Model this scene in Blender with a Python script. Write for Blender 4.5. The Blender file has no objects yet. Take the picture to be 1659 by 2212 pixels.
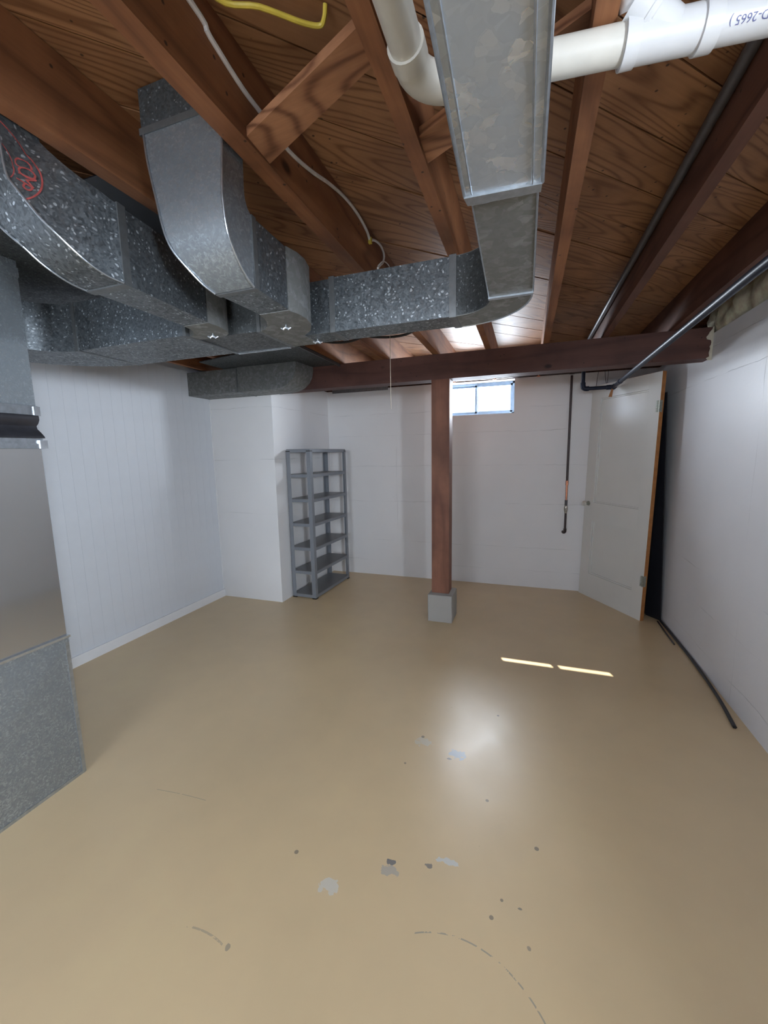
import bpy, bmesh, math, random
from mathutils import Vector, Matrix
from mathutils import noise as mnoise
random.seed(7)
C = bpy.context.scene.collection
PI = math.pi

# ------------------------------------------------------------------ camera
F, PIT, YAW, ROL, CH = 877.666, .141923, .336763, -.0186931, 1.45
cam = bpy.data.cameras.new('camera'); co = bpy.data.objects.new('camera', cam); C.objects.link(co)
cam.sensor_fit = 'VERTICAL'; cam.sensor_height = 36; cam.lens = F / 2212 * 36; cam.clip_start = .02
fw = Vector((-math.sin(YAW) * math.cos(PIT), math.cos(YAW) * math.cos(PIT), -math.sin(PIT)))
rt = Vector((math.cos(YAW), math.sin(YAW), 0)); up = rt.cross(fw)
r2 = rt * math.cos(ROL) + up * math.sin(ROL); u2 = up * math.cos(ROL) - rt * math.sin(ROL)
m = Matrix((r2, u2, -fw)).transposed().to_4x4(); m.translation = (0, 0, CH); co.matrix_world = m
bpy.context.scene.camera = co

# ------------------------------------------------------------------ light and exposure
vs = bpy.context.scene.view_settings
vs.view_transform = 'Standard'; vs.look = 'None'; vs.gamma = 1; vs.use_curve_mapping = False; vs.exposure = 0.0
w = bpy.data.worlds.new('sky'); bpy.context.scene.world = w; w.use_nodes = True
w.node_tree.nodes['Background'].inputs[0].default_value = (.75, .87, 1, 1)
w.node_tree.nodes['Background'].inputs[1].default_value = 3.0

def area(name, loc, target, sx, sy, power, col):
    d = bpy.data.lights.new(name, 'AREA'); d.shape = 'RECTANGLE'; d.size = sx; d.size_y = sy; d.energy = power; d.color = col
    o = bpy.data.objects.new(name, d); C.objects.link(o); o.location = loc
    o.rotation_euler = (Vector(target) - Vector(loc)).to_track_quat('-Z', 'Z').to_euler()
    return o
SKY = (.80, .89, 1.0)
area('daylight_back_window', (-.532, 4.86, 2.03), (-.532, 0, 2.03), .80, .36, 130, SKY)
area('daylight_side_window', (1.50, -.85, 1.66), (0, -.85, 1.54), 1.55, .46, 480, SKY)
area('rear_fill_light', (-.55, -3.0, 1.70), (-.55, 0, 1.70), 1.9, .56, 125, SKY)  # added fill light behind the camera, not a known window
sd = bpy.data.lights.new('sun', 'SUN'); sd.energy = 16; sd.angle = .006; sd.color = (1, .93, .8)
so = bpy.data.objects.new('sun', sd); C.objects.link(so); so.rotation_euler = Vector((.374, -.905, -1)).to_track_quat('-Z', 'Y').to_euler()
so.location = (-2, 8, 6)

# ------------------------------------------------------------------ materials
class NT:
    def __init__(s, name):
        s.m = bpy.data.materials.new(name); s.m.use_nodes = True; s.t = s.m.node_tree
        s.b = s.t.nodes['Principled BSDF']; s.L = s.t.links
    def n(s, k, **kw):
        x = s.t.nodes.new('ShaderNode' + k)
        for a, v in kw.items(): setattr(x, a, v)
        return x
    def l(s, a, b): s.L.new(a, b)
    def math(s, op, a, b=None, c=None):
        x = s.n('Math', operation=op)
        for i, v in enumerate((a, b, c)):
            if v is None: continue
            if hasattr(v, 'links') or hasattr(v, 'is_linked'): s.l(v, x.inputs[i])
            else: x.inputs[i].default_value = v
        return x.outputs[0]
    def coord(s, scale=(1, 1, 1), rnd=0, kind='Object'):
        tc = s.n('TexCoord'); mp = s.n('Mapping'); mp.inputs['Scale'].default_value = scale
        if rnd:
            oi = s.n('ObjectInfo'); v = s.n('VectorMath', operation='SCALE'); v.inputs[0].default_value = (31.7, 17.3, 23.1)
            s.l(oi.outputs['Random'], v.inputs['Scale']); ad = s.n('VectorMath', operation='ADD')
            s.l(tc.outputs[kind], ad.inputs[0]); s.l(v.outputs[0], ad.inputs[1]); s.l(ad.outputs[0], mp.inputs[0])
        else: s.l(tc.outputs[kind], mp.inputs[0])
        return mp.outputs[0]
    def noise(s, vec, scale, detail=4, rough=.55, dist=0):
        x = s.n('TexNoise'); x.inputs['Scale'].default_value = scale; x.inputs['Detail'].default_value = detail
        x.inputs['Roughness'].default_value = rough; x.inputs['Distortion'].default_value = dist
        s.l(vec, x.inputs['Vector']); return x.outputs[0]
    def ramp(s, fac, stops, interp='LINEAR'):
        x = s.n('ValToRGB'); x.color_ramp.interpolation = interp; e = x.color_ramp.elements
        while len(e) < len(stops): e.new(.5)
        for q, (p, c) in zip(e, stops): q.position = p; q.color = c if len(c) == 4 else (*c, 1)
        s.l(fac, x.inputs[0]); return x.outputs[0]
    def mix(s, fac, a, b, mode='MIX'):
        x = s.n('Mix', data_type='RGBA', blend_type=mode)
        for i, v in ((0, fac), (6, a), (7, b)):
            if hasattr(v, 'is_linked'): s.l(v, x.inputs[i])
            else: x.inputs[i].default_value = v if i == 0 else (*v, 1) if len(v) == 3 else v
        return x.outputs[2]
    def bump(s, h, strength=.3, dist=.01, normal=None):
        x = s.n('Bump'); x.inputs['Strength'].default_value = strength; x.inputs['Distance'].default_value = dist
        s.l(h, x.inputs['Height'])
        if normal is not None: s.l(normal, x.inputs['Normal'])
        s.l(x.outputs[0], s.b.inputs['Normal']); return x.outputs[0]
    def set(s, col=None, rough=None, metal=None, spec=None):
        for k, v in (('Base Color', col), ('Roughness', rough), ('Metallic', metal), ('Specular IOR Level', spec)):
            if v is None: continue
            if hasattr(v, 'is_linked'): s.l(v, s.b.inputs[k])
            else: s.b.inputs[k].default_value = (*v, 1) if k == 'Base Color' else v
        return s.m

def g(v): return (v, v, v)
def flat(name, col, rough=.5, metal=0, spec=.5, var=.12, scale=30):
    t = NT(name); v = t.coord(); n = t.noise(v, scale)
    a = tuple(c * (1 - var) for c in col); b = tuple(min(1, c * (1 + var)) for c in col)
    return t.set(t.ramp(n, [(.3, a), (.7, b)]), rough, metal, spec)

def galv(name, ground, fleck, amount=.5, cell=55, metal=.75, rough=.42, stretch=(1, 1, 1), sparse=None):
    t = NT(name); v = t.coord(stretch)
    nz = t.n('TexNoise'); nz.inputs['Scale'].default_value = 22; t.l(v, nz.inputs['Vector'])
    wv = t.mix(.035, v, nz.outputs['Color'], 'ADD')
    vo = t.n('TexVoronoi'); vo.inputs['Scale'].default_value = cell; t.l(wv, vo.inputs['Vector'])
    sep = t.n('SeparateColor'); t.l(vo.outputs['Color'], sep.inputs[0])
    vo2 = t.n('TexVoronoi'); vo2.inputs['Scale'].default_value = cell * 1.9; t.l(wv, vo2.inputs['Vector'])
    s2 = t.n('SeparateColor'); t.l(vo2.outputs['Color'], s2.inputs[0])
    big = t.noise(v, 5, 3)
    f = t.math('ADD', t.math('MULTIPLY', sep.outputs[0], .65), t.math('MULTIPLY', s2.outputs[1], .35))
    f = t.math('ADD', f, t.math('MULTIPLY', t.math('SUBTRACT', big, .5), .5))
    mid = tuple((a + b) / 2 for a, b in zip(ground, fleck))
    col = t.ramp(f, [(.25, ground), (.62 - .1 * amount, tuple(a * 1.15 for a in ground)), (.80 - .12 * amount, mid), (.95, fleck)])
    if sparse:
        m_ = t.math('MULTIPLY', t.math('GREATER_THAN', sep.outputs[1], sparse), t.ramp(vo.outputs['Distance'], [(.26, g(1)), (.36, g(0))]))
        b2 = t.ramp(big, [(.3, tuple(a * .8 for a in ground)), (.7, tuple(a * 1.25 for a in ground))])
        b2 = t.mix(t.math('MULTIPLY', s2.outputs[0], .35), b2, mid)
        col = t.mix(t.math('MULTIPLY', m_, t.math('MULTIPLY_ADD', sep.outputs[2], .6, .35)), b2, fleck)
    rr = t.ramp(f, [(.2, g(rough + .12)), (.8, g(rough - .1))])
    t.bump(f, .12, .002)
    return t.set(col, rr, metal)

def wood(name, dark, light, axis='Y', grain=9, rough=.62, knots=True, contrast=1.0, stain=None):
    t = NT(name)
    st = {'X': (.40, 3.0, 3.0), 'Y': (3.0, .40, 3.0), 'Z': (3.0, 3.0, .40)}[axis]
    v = t.coord(st, rnd=1)
    base = t.noise(v, 1.3, 2, .45, .2)
    rings = t.math('SINE', t.math('MULTIPLY', base, 12 * grain))
    rings = t.math('MULTIPLY_ADD', rings, .5, .5)
    rings = t.math('POWER', rings, 3.2)
    fs = {'X': (.12, 3, 3), 'Y': (3, .12, 3), 'Z': (3, 3, .12)}[axis]
    fine = t.noise(t.coord(fs, rnd=1), 45, 3, .6)
    blot = t.noise(t.coord((1, 1, 1), rnd=1), 4, 4)
    f = t.math('ADD', t.math('MULTIPLY', rings, .45 * contrast), t.math('MULTIPLY', fine, .5))
    col = t.ramp(f, [(.15, light), (.55, tuple((a * .45 + b * .55) for a, b in zip(dark, light))), (.95, dark)])
    col = t.mix(t.ramp(blot, [(.42, g(0)), (.75, g(.65))]), col, dark)
    if stain:
        sn = t.noise(t.coord((1, 1, 1), rnd=1), 2.2, 3)
        col = t.mix(t.ramp(sn, [(.5, g(0)), (.68, g(.55))]), col, stain)
    if knots:
        vo = t.n('TexVoronoi'); vo.inputs['Scale'].default_value = 2.6; t.l(t.coord({'X': (.7, 1.6, 1.2), 'Y': (1.6, .7, 1.2), 'Z': (1.6, 1.2, .7)}[axis], rnd=1), vo.inputs['Vector'])
        col = t.mix(t.ramp(vo.outputs['Distance'], [(.03, g(.9)), (.062, g(0))]), col, tuple(c * .28 for c in dark))
        vn = t.n('TexVoronoi'); vn.inputs['Scale'].default_value = 19; t.l(t.coord((1, 1, 1), rnd=1), vn.inputs['Vector'])
        col = t.mix(t.ramp(vn.outputs['Distance'], [(.06, g(.85)), (.10, g(0))]), col, (.02, .012, .01))
    t.bump(f, .25, .002)
    t.m.use_nodes = True
    return t.set(col, rough, 0, .35)

def concrete(name, col, lines=(), rough=.5, axis_lines=True, vlines=(), vax=1):
    t = NT(name); v = t.coord()
    big = t.noise(v, 1.2, 3); fine = t.noise(v, 60, 5, .65); med = t.noise(v, 9, 4)
    base = t.ramp(big, [(.3, tuple(c * .95 for c in col)), (.7, tuple(min(1, c * 1.03) for c in col))])
    sp = t.n('SeparateXYZ'); t.l(v, sp.inputs[0])
    wob = t.math('MULTIPLY', t.math('SUBTRACT', t.noise(v, 5, 3), .5), .03)
    acc = None
    for ax, vals in ((2, lines), (vax, vlines)):
        for z in vals:
            d = t.math('ABSOLUTE', t.math('SUBTRACT', t.math('ADD', sp.outputs[ax], wob), z))
            q = t.math('SUBTRACT', 1, t.math('MINIMUM', t.math('DIVIDE', d, .0035), 1))
            acc = q if acc is None else t.math('MAXIMUM', acc, q)
    h = t.math('ADD', t.math('MULTIPLY', fine, .25), t.math('MULTIPLY', med, .5))
    if acc is not None:
        brk = t.ramp(t.noise(v, 3.1, 4), [(.44, g(.06)), (.66, g(1))])
        acc = t.math('MULTIPLY', acc, brk)
        base = t.mix(t.math('MULTIPLY', acc, .6), base, tuple(c * .42 for c in col))
        h = t.math('SUBTRACT', h, t.math('MULTIPLY', acc, .8))
    vo = t.n('TexVoronoi'); vo.inputs['Scale'].default_value = 3.2; t.l(v, vo.inputs['Vector'])
    h = t.math('ADD', h, t.math('MULTIPLY', t.ramp(vo.outputs['Distance'], [(.0, g(1)), (.05, g(0))]), .5))
    t.bump(h, .35, .006)
    return t.set(base, rough, 0, .45)

M = {}
WALL = (.74, .74, .755)
M['wall_back'] = concrete('painted_concrete_back', (.73, .725, .725), (.18, .43, .90, 1.31, 1.66, 1.90), vlines=(-1.41,), vax=0)
M['wall_right'] = concrete('painted_concrete_right', (.74, .74, .765), (.135, .396, .64, 1.9, 2.105), .42, vlines=(2.655,), vax=1)
M['wall_corner'] = concrete('painted_concrete_corner', (.77, .77, .775), (.89, 1.417, 1.915))
M['board'] = flat('white_paneling', (.66, .69, .735), .48, 0, .4, .02, 8)
M['groove'] = flat('paneling_backing', (.60, .63, .68), .6, 0, .3, .03)
M['trim'] = flat('white_trim', (.78, .79, .81), .35, 0, .5, .02, 10)
M['planks'] = wood('pine_subfloor', (.15, .062, .026), (.39, .20, .095), 'X', 15, .55, True, 1.2)
M['joist'] = wood('old_fir_joist', (.09, .032, .015), (.32, .135, .058), 'Y', 4, .6, True, .8)
M['joist_shaded_dark'] = wood('shaded_dark_fir', (.04, .015, .012), (.14, .06, .038), 'Y', 4, .65, True, .8)  # joist wood darkened for shade on the right joists; rim boards share it
M['brace'] = wood('brace_wood', (.12, .045, .02), (.40, .19, .095), 'X', 11, .6, False, 1.3)
M['beam'] = wood('dark_beam_wood', (.045, .02, .017), (.125, .056, .044), 'X', 3, .6, True, .7)
M['post'] = wood('brown_post_wood', (.085, .034, .022), (.25, .108, .066), 'Z', 3, .6, False, .7, stain=(.09, .03, .022))
M['galv'] = galv('galvanized_flecked', (.095, .108, .118), (.62, .68, .72), .1, 88, sparse=.62)
M['galv_big'] = galv('galvanized_large_spangle', (.52, .58, .64), (.86, .93, 1.0), .8, 34, .8, .36)
M['galv_dull'] = galv('galvanized_dusty', (.17, .175, .17), (.27, .28, .28), .4, 45, .45, .55)
M['galv_fine'] = galv('galvanized_fine', (.25, .28, .305), (.46, .51, .55), .5, 150, .7, .4)
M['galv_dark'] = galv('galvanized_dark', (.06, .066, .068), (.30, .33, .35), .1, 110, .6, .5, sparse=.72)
M['galv_bright'] = flat('bright_cleat_metal', (.62, .66, .70), .25, .9, .5, .1, 60)
M['galv_edge'] = flat('duct_edge_metal', (.42, .46, .50), .28, .85, .5, .15, 60)
M['cleat'] = flat('duct_cleat_metal', (.17, .18, .185), .45, .7, .5, .12, 50)
M['cabinet'] = flat('furnace_enamel', (.50, .50, .495), .13, .85, .6, .02, 4)
M['canvas'] = flat('black_flex_connector', (.025, .025, .03), .38, 0, .5, .2)
M['pvc'] = flat('white_pvc', (.60, .60, .60), .28, 0, .5, .04, 12)
M['pvc_old'] = flat('ivory_pvc', (.56, .535, .475), .32, 0, .5, .06, 14)
M['black_iron'] = flat('black_iron_pipe', (.022, .027, .045), .42, 0, .14, .5, .2)
M['brown_pipe'] = flat('dark_brown_pipe', (.045, .03, .03), .4, .3, .5, .2)
M['copper'] = flat('copper', (.62, .27, .16), .35, .9, .5, .2)
M['valve'] = flat('valve_nickel', (.45, .43, .38), .35, .9, .5, .2)
M['conduit'] = flat('grey_conduit', (.10, .095, .10), .45, .4)
M['door'] = flat('door_paint', (.66, .655, .62), .24, 0, .55, .02, 3)
M['door_edge'] = flat('door_edge_wood', (.36, .15, .045), .5, 0, .4, .2, 20)
M['hinge'] = flat('hinge_metal', (.36, .38, .33), .45, .7, .5, .25, 60)
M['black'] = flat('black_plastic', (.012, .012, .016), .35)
M['shelf'] = flat('grey_shelf_paint', (.20, .215, .24), .42, .1, .5, .03)
M['shelf_board'] = flat('grey_shelf_board', (.17, .175, .185), .35, .1, .5, .03)
M['shelf_under'] = flat('shelf_core_board', (.52, .47, .40), .7)
M['cap'] = flat('black_cap', (.012, .012, .012), .5)
M['plinth'] = concrete('rough_concrete', (.36, .35, .325), (), .85)
M['romex'] = flat('white_cable', (.66, .63, .60), .45)
M['yellow'] = flat('yellow_cable', (.70, .55, .08), .45)
M['black_cable'] = flat('black_cable', (.015, .013, .013), .5)
M['string'] = flat('string', (.62, .56, .44), .8)
M['blue'] = flat('blue_box_plastic', (.02, .05, .25), .4)
M['insul'] = flat('fiberglass', (.98, .82, .66), .95, 0, .1, .22, 22)
M['window_metal'] = flat('window_aluminium', (.16, .22, .30), .4, .3)
M['red_ink'] = flat('red_stamp_ink', (.26, .05, .045), .6, 0, .3, .3, 60)
M['blue_ink'] = flat('blue_print_ink', (.10, .11, .25), .5)
M['plaster'] = flat('broken_plaster', (.58, .54, .44), .9, 0, .2, .15)
# glass
t = NT('window_glass'); tr = t.n('BsdfTransparent'); gl = t.n('BsdfGlossy'); gl.inputs['Roughness'].default_value = .02
ms = t.n('MixShader'); ms.inputs[0].default_value = .07; t.l(tr.outputs[0], ms.inputs[1]); t.l(gl.outputs[0], ms.inputs[2])
t.l(ms.outputs[0], t.t.nodes['Material Output'].inputs[0]); M['glass'] = t.m

# floor paint
t = NT('tan_floor_paint'); v = t.coord()
big = t.noise(v, .9, 3); med = t.noise(v, 6, 4)
col = t.ramp(t.math('MULTIPLY_ADD', med, .35, t.math('MULTIPLY', big, .65)), [(.3, (.58, .445, .27)), (.55, (.635, .485, .29)), (.72, (.665, .52, .30))])
sp = t.n('SeparateXYZ'); t.l(v, sp.inputs[0])
wn = t.n('TexNoise'); wn.inputs['Scale'].default_value = 38; wn.inputs['Detail'].default_value = 4; t.l(v, wn.inputs['Vector'])
def blob(cx, cy, rx, ry, rag=.9):
    dx = t.math('DIVIDE', t.math('SUBTRACT', sp.outputs[0], cx), rx); dy = t.math('DIVIDE', t.math('SUBTRACT', sp.outputs[1], cy), ry)
    d = t.math('SQRT', t.math('ADD', t.math('MULTIPLY', dx, dx), t.math('MULTIPLY', dy, dy)))
    d = t.math('ADD', d, t.math('MULTIPLY', t.math('SUBTRACT', wn.outputs[0], .5), rag * 3))
    return t.math('LESS_THAN', d, .85)
for cx, cy, rx, ry, cc in [(-.275, 1.795, .050, .032, (.40, .45, .50)), (-.305, 1.755, .012, .008, (.16, .16, .17)), (-.418, 1.195, .017, .012, (.13, .14, .16)),
                           (-.412, 1.165, .03, .02, (.40, .37, .32)), (-.285, 1.225, .022, .010, (.17, .16, .15)), (-.225, 1.26, .040, .014, (.55, .56, .54)),
                           (-.59, 1.05, .035, .03, (.60, .57, .50)), (-.80, .80, .008, .009, (.32, .27, .20)), (-.45, 1.83, .05, .03, (.58, .53, .43)),
                           (.02, 1.18, .012, .006, (.2, .18, .15)), (.05, 1.08, .007, .007, (.3, .25, .19))]:
    col = t.mix(t.math('MULTIPLY', blob(cx, cy, rx, ry), .85), col, cc)
def arc(cx, cy, r, x0, x1, w=.0022, cc=(.28, .26, .22), gate=.47):
    dx = t.math('SUBTRACT', sp.outputs[0], cx); dy = t.math('SUBTRACT', sp.outputs[1], cy)
    d = t.math('ABSOLUTE', t.math('SUBTRACT', t.math('SQRT', t.math('ADD', t.math('MULTIPLY', dx, dx), t.math('MULTIPLY', dy, dy))), r))
    k = t.math('MULTIPLY', t.math('LESS_THAN', d, w), t.math('MULTIPLY', t.math('GREATER_THAN', sp.outputs[0], x0), t.math('LESS_THAN', sp.outputs[0], x1)))
    k = t.math('MULTIPLY', k, t.math('GREATER_THAN', sp.outputs[1], cy))
    k = t.math('MULTIPLY', k, t.math('GREATER_THAN', wn.outputs[0], gate))
    return k
col = t.mix(t.math('MULTIPLY', arc(-.15, .74, .30, -.28, .13), .7), col, (.25, .24, .21))
col = t.mix(t.math('MULTIPLY', arc(-1.2, -.9, 2.10, -1.50, -1.25, .0018, gate=.42), .5), col, (.28, .24, .18))
col = t.mix(t.math('MULTIPLY', arc(-.9, .50, .31, -.96, -.82, .003, gate=.42), .5), col, (.25, .22, .18))
vo = t.n('TexVoronoi'); vo.inputs['Scale'].default_value = 11; vo.inputs['Randomness'].default_value = 1; t.l(v, vo.inputs['Vector'])
near = t.math('LESS_THAN', t.math('ADD', t.math('ABSOLUTE', t.math('ADD', sp.outputs[0], .25)), t.math('MULTIPLY', t.math('ABSOLUTE', t.math('SUBTRACT', sp.outputs[1], 1.3)), .5)), .62)
sc_ = t.n('SeparateColor'); t.l(vo.outputs['Color'], sc_.inputs[0])
speck = t.math('MULTIPLY', t.math('LESS_THAN', vo.outputs['Distance'], t.math('MULTIPLY_ADD', sc_.outputs[2], .07, .02)), t.math('GREATER_THAN', sc_.outputs[0], .25))
col = t.mix(t.math('MULTIPLY', t.math('MULTIPLY', speck, near), .75), col, (.16, .14, .12))
v5 = t.n('TexVoronoi'); v5.inputs['Scale'].default_value = 4.3; t.l(v, v5.inputs['Vector'])
pim = t.ramp(v5.outputs['Distance'], [(0, g(1)), (.028, g(0))])
t.bump(t.math('ADD', t.math('ADD', t.math('MULTIPLY', med, .5), t.math('MULTIPLY', t.noise(v, 90, 4), .06)), pim), .22, .006)
M['floor'] = t.set(col, t.ramp(t.noise(v, 4, 4), [(.3, g(.29)), (.7, g(.38))]), 0, .6)

# ------------------------------------------------------------------ helpers
def tag(o, label=None, cat=None, group=None, kind=None):
    if label: o['label'] = label
    if cat: o['category'] = cat
    if group: o['group'] = group
    if kind: o['kind'] = kind
    return o
def empty(name, loc, label, cat, group=None):
    o = bpy.data.objects.new(name, None); C.objects.link(o); o.location = loc; o.empty_display_size = .05
    return tag(o, label, cat, group)
def link(name, bm, mat, parent=None, loc=None, smooth=False, bevel=0):
    """world-space bmesh -> object; origin moved to loc (default: parent origin / bbox centre)"""
    if bevel: 
        es = [e for e in bm.edges if len(e.link_faces) == 2 and e.calc_face_angle(0) > .6]
        bmesh.ops.bevel(bm, geom=es, offset=bevel, segments=1, affect='EDGES', clamp_overlap=True)
    bmesh.ops.recalc_face_normals(bm, faces=bm.faces)
    me = bpy.data.meshes.new(name)
    if loc is None:
        vs_ = [v.co for v in bm.verts]
        loc = Vector([(min(v[i] for v in vs_) + max(v[i] for v in vs_)) / 2 for i in range(3)])
        loc.z = min(v.z for v in vs_)
    loc = Vector(loc); bm.transform(Matrix.Translation(-loc)); bm.to_mesh(me); bm.free()
    if smooth:
        for p in me.polygons: p.use_smooth = True
        try: me.set_sharp_from_angle(angle=math.radians(38))
        except Exception: pass
    me.materials.append(M[mat] if isinstance(mat, str) else mat)
    o = bpy.data.objects.new(name, me); C.objects.link(o)
    if parent is not None:
        o.parent = parent; o.location = loc - world(parent)
    else: o.location = loc
    return o
def world(o):
    l = Vector(o.location)
    while o.parent: o = o.parent; l += Vector(o.location)
    return l
def B(): return bmesh.new()
def box(bm, x0, x1, y0, y1, z0, z1):
    vs_ = [bm.verts.new((x, y, z)) for z in (z0, z1) for x, y in ((x0, y0), (x1, y0), (x1, y1), (x0, y1))]
    for f in ((3, 2, 1, 0), (4, 5, 6, 7), (0, 1, 5, 4), (1, 2, 6, 5), (2, 3, 7, 6), (3, 0, 4, 7)): bm.faces.new([vs_[i] for i in f])
    return bm
def bx(*a): return box(B(), *a)
def hexa(bm, p):   # 8 corners: 4 bottom, 4 top
    vs_ = [bm.verts.new(q) for q in p]
    for f in ((3, 2, 1, 0), (4, 5, 6, 7), (0, 1, 5, 4), (1, 2, 6, 5), (2, 3, 7, 6), (3, 0, 4, 7)): bm.faces.new([vs_[i] for i in f])
    return bm
def prism(bm, pts, z0, z1):
    a = [bm.verts.new((x, y, z0)) for x, y in pts]; b = [bm.verts.new((x, y, z1)) for x, y in pts]
    bm.faces.new(a[::-1]); bm.faces.new(b); n = len(pts)
    for i in range(n): bm.faces.new((a[i], a[(i + 1) % n], b[(i + 1) % n], b[i]))
    return bm
def loft(bm, secs, cap=True):
    R = [[bm.verts.new(p) for p in s] for s in secs]; n = len(R[0])
    for a, b in zip(R, R[1:]):
        for i in range(n): bm.faces.new((a[i], a[(i + 1) % n], b[(i + 1) % n], b[i]))
    if cap: bm.faces.new(R[0][::-1]); bm.faces.new(R[-1])
    return bm
def smoothpts(pts, k=6):
    pts = [Vector(p) for p in pts]
    if len(pts) < 3: return pts
    P = [pts[0] * 2 - pts[1]] + pts + [pts[-1] * 2 - pts[-2]]; out = []
    for i in range(1, len(P) - 2):
        a, b, c, d = P[i - 1:i + 3]
        for j in range(k):
            u = j / k
            out.append(.5 * ((2 * b) + (c - a) * u + (2 * a - 5 * b + 4 * c - d) * u * u + (3 * b - a - 3 * c + d) * u ** 3))
    out.append(pts[-1]); return out
def tube(bm, pts, r, seg=10, smooth=0, flat_=1.0, cap=True):
    pts = smoothpts(pts, smooth) if smooth else [Vector(p) for p in pts]
    rs = r if isinstance(r, (list, tuple)) else [r] * len(pts)
    secs = []; ref = None
    for i, p in enumerate(pts):
        d = (pts[min(i + 1, len(pts) - 1)] - pts[max(i - 1, 0)]).normalized()
        if ref is None:
            ref = Vector((0, 0, 1)) if abs(d.z) < .9 else Vector((1, 0, 0))
        s = d.cross(ref).normalized(); u = s.cross(d).normalized(); ref = u
        secs.append([p + (s * math.cos(2 * PI * k / seg) + u * math.sin(2 * PI * k / seg) * flat_) * rs[i] for k in range(seg)])
    return loft(bm, secs, cap)
def arcpts(c, r, a0, a1, n):
    return [(c[0] + r * math.cos(math.radians(a0 + (a1 - a0) * i / n)), c[1] + r * math.sin(math.radians(a0 + (a1 - a0) * i / n))) for i in range(n + 1)]

# ------------------------------------------------------------------ room shell
XL, XR, YB, YR = -2.97, 1.13, 4.5, -2.7
ZJ, ZC = 2.232, 2.43
tag(link('floor', bx(XL - .15, XR + .3, YR - .3, YB + .3, -.06, 0), 'floor', loc=(0, 0, 0)), 'tan painted concrete floor with scuffs, chips and a glossy sheen', kind='structure')

def wall_open(name, mat, horiz, u0, u1, z1, holes, w0, w1, label):
    """wall slab with rectangular holes; horiz 'x' runs along X, 'y' along Y; hole=(a,b,c,d)"""
    bm = B()
    us = sorted({u0, u1, *[h[0] for h in holes], *[h[1] for h in holes]})
    zs = sorted({0, z1, *[h[2] for h in holes], *[h[3] for h in holes]})
    for a, b in zip(us, us[1:]):
        for c, d in zip(zs, zs[1:]):
            mu, mz = (a + b) / 2, (c + d) / 2
            if any(h[0] < mu < h[1] and h[2] < mz < h[3] for h in holes): continue
            if horiz == 'x': box(bm, a, b, w0, w1, c, d)
            else: box(bm, w0, w1, a, b, c, d)
    bmesh.ops.remove_doubles(bm, verts=bm.verts, dist=1e-5)
    # drop the inner faces between cells
    seen = {}
    for f in bm.faces:
        k = tuple(sorted(v.index for v in f.verts)); 
    bm.verts.index_update(); seen = {}
    for f in list(bm.faces):
        k = tuple(sorted(v.index for v in f.verts)); seen.setdefault(k, []).append(f)
    bmesh.ops.delete(bm, geom=[f for l in seen.values() if len(l) > 1 for f in l], context='FACES_ONLY')
    return tag(link(name, bm, mat, loc=(0, 0, 0)), label, kind='structure')
W1 = (-.93, -.135, 1.845, 2.185)
wall_open('wall_back', 'wall_back', 'x', XL - .15, XR, 2.19, [W1], YB, YB + .27, 'white painted concrete back wall with faint form lines around the small window')
wall_open('wall_right', 'wall_right', 'y', YR, YB + .27, 2.19, [(-1.60, -.10, 1.32, 1.90)], XR, XR + .27, 'white painted concrete right wall with board form marks')
wall_open('wall_rear', 'wall_right', 'x', XL - .15, XR + .27, 2.43, [(-1.5, .4, 1.45, 1.95)], YR - .2, YR, 'white wall behind the camera')
cor = bx(XL, -2.262, 3.34, YB, 0, 2.19)
tag(link('wall_corner', cor, 'wall_corner', loc=(0, 0, 0)), 'white painted concrete corner block jutting into the room beside the shelf', kind='structure')
# paneled left wall
wl = tag(link('wall_left', bx(XL - .15, XL - .012, YR, 4.5, 0, 2.43), 'groove', loc=(0, 0, 0)), 'white vertically grooved paneling on the left wall', kind='structure')
y = 3.338; i = 0
bme = None
while y > -2.6:
    wd = .0853
    if bme is None:
        o = link('board', bx(XL - .012, XL, y - wd, y, .0, 2.235), 'board', wl, loc=(XL, y - wd / 2, 0), bevel=.0014); bme = o.data; y0 = o.location.y
    else:
        o = bpy.data.objects.new('board', bme); C.objects.link(o); o.parent = wl; o.location = (XL, y - wd / 2, 0)
    y -= .086
tag(link('baseboard_left', bx(XL, XL + .014, YR, 3.338, 0, .075), 'trim', bevel=.004), 'white baseboard along the paneled left wall', kind='structure')
tag(link('trim_1', bx(XL, XL + .004, 3.325, 3.338, .08, 1.98), 'trim'), 'thin white trim strip where the paneling meets the concrete corner', kind='structure')

# rim joists closing the joist bays
tag(link('trim_2', bx(XL - .15, XR + .3, YB + .20, YB + .24, 2.19, ZC), 'joist_shaded_dark'), 'dark rim board above the back wall', kind='structure')
tag(link('trim_3', bx(XR + .20, XR + .24, YR, YB + .2, 2.19, ZC), 'joist_shaded_dark'), 'dark rim board above the right wall', kind='structure')
tag(link('trim_4', bx(XL, XR, YB + .04, YB + .19, 2.191, 2.229), 'joist_shaded_dark'), 'dark sill plate lying on top of the back wall', kind='structure')

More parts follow.
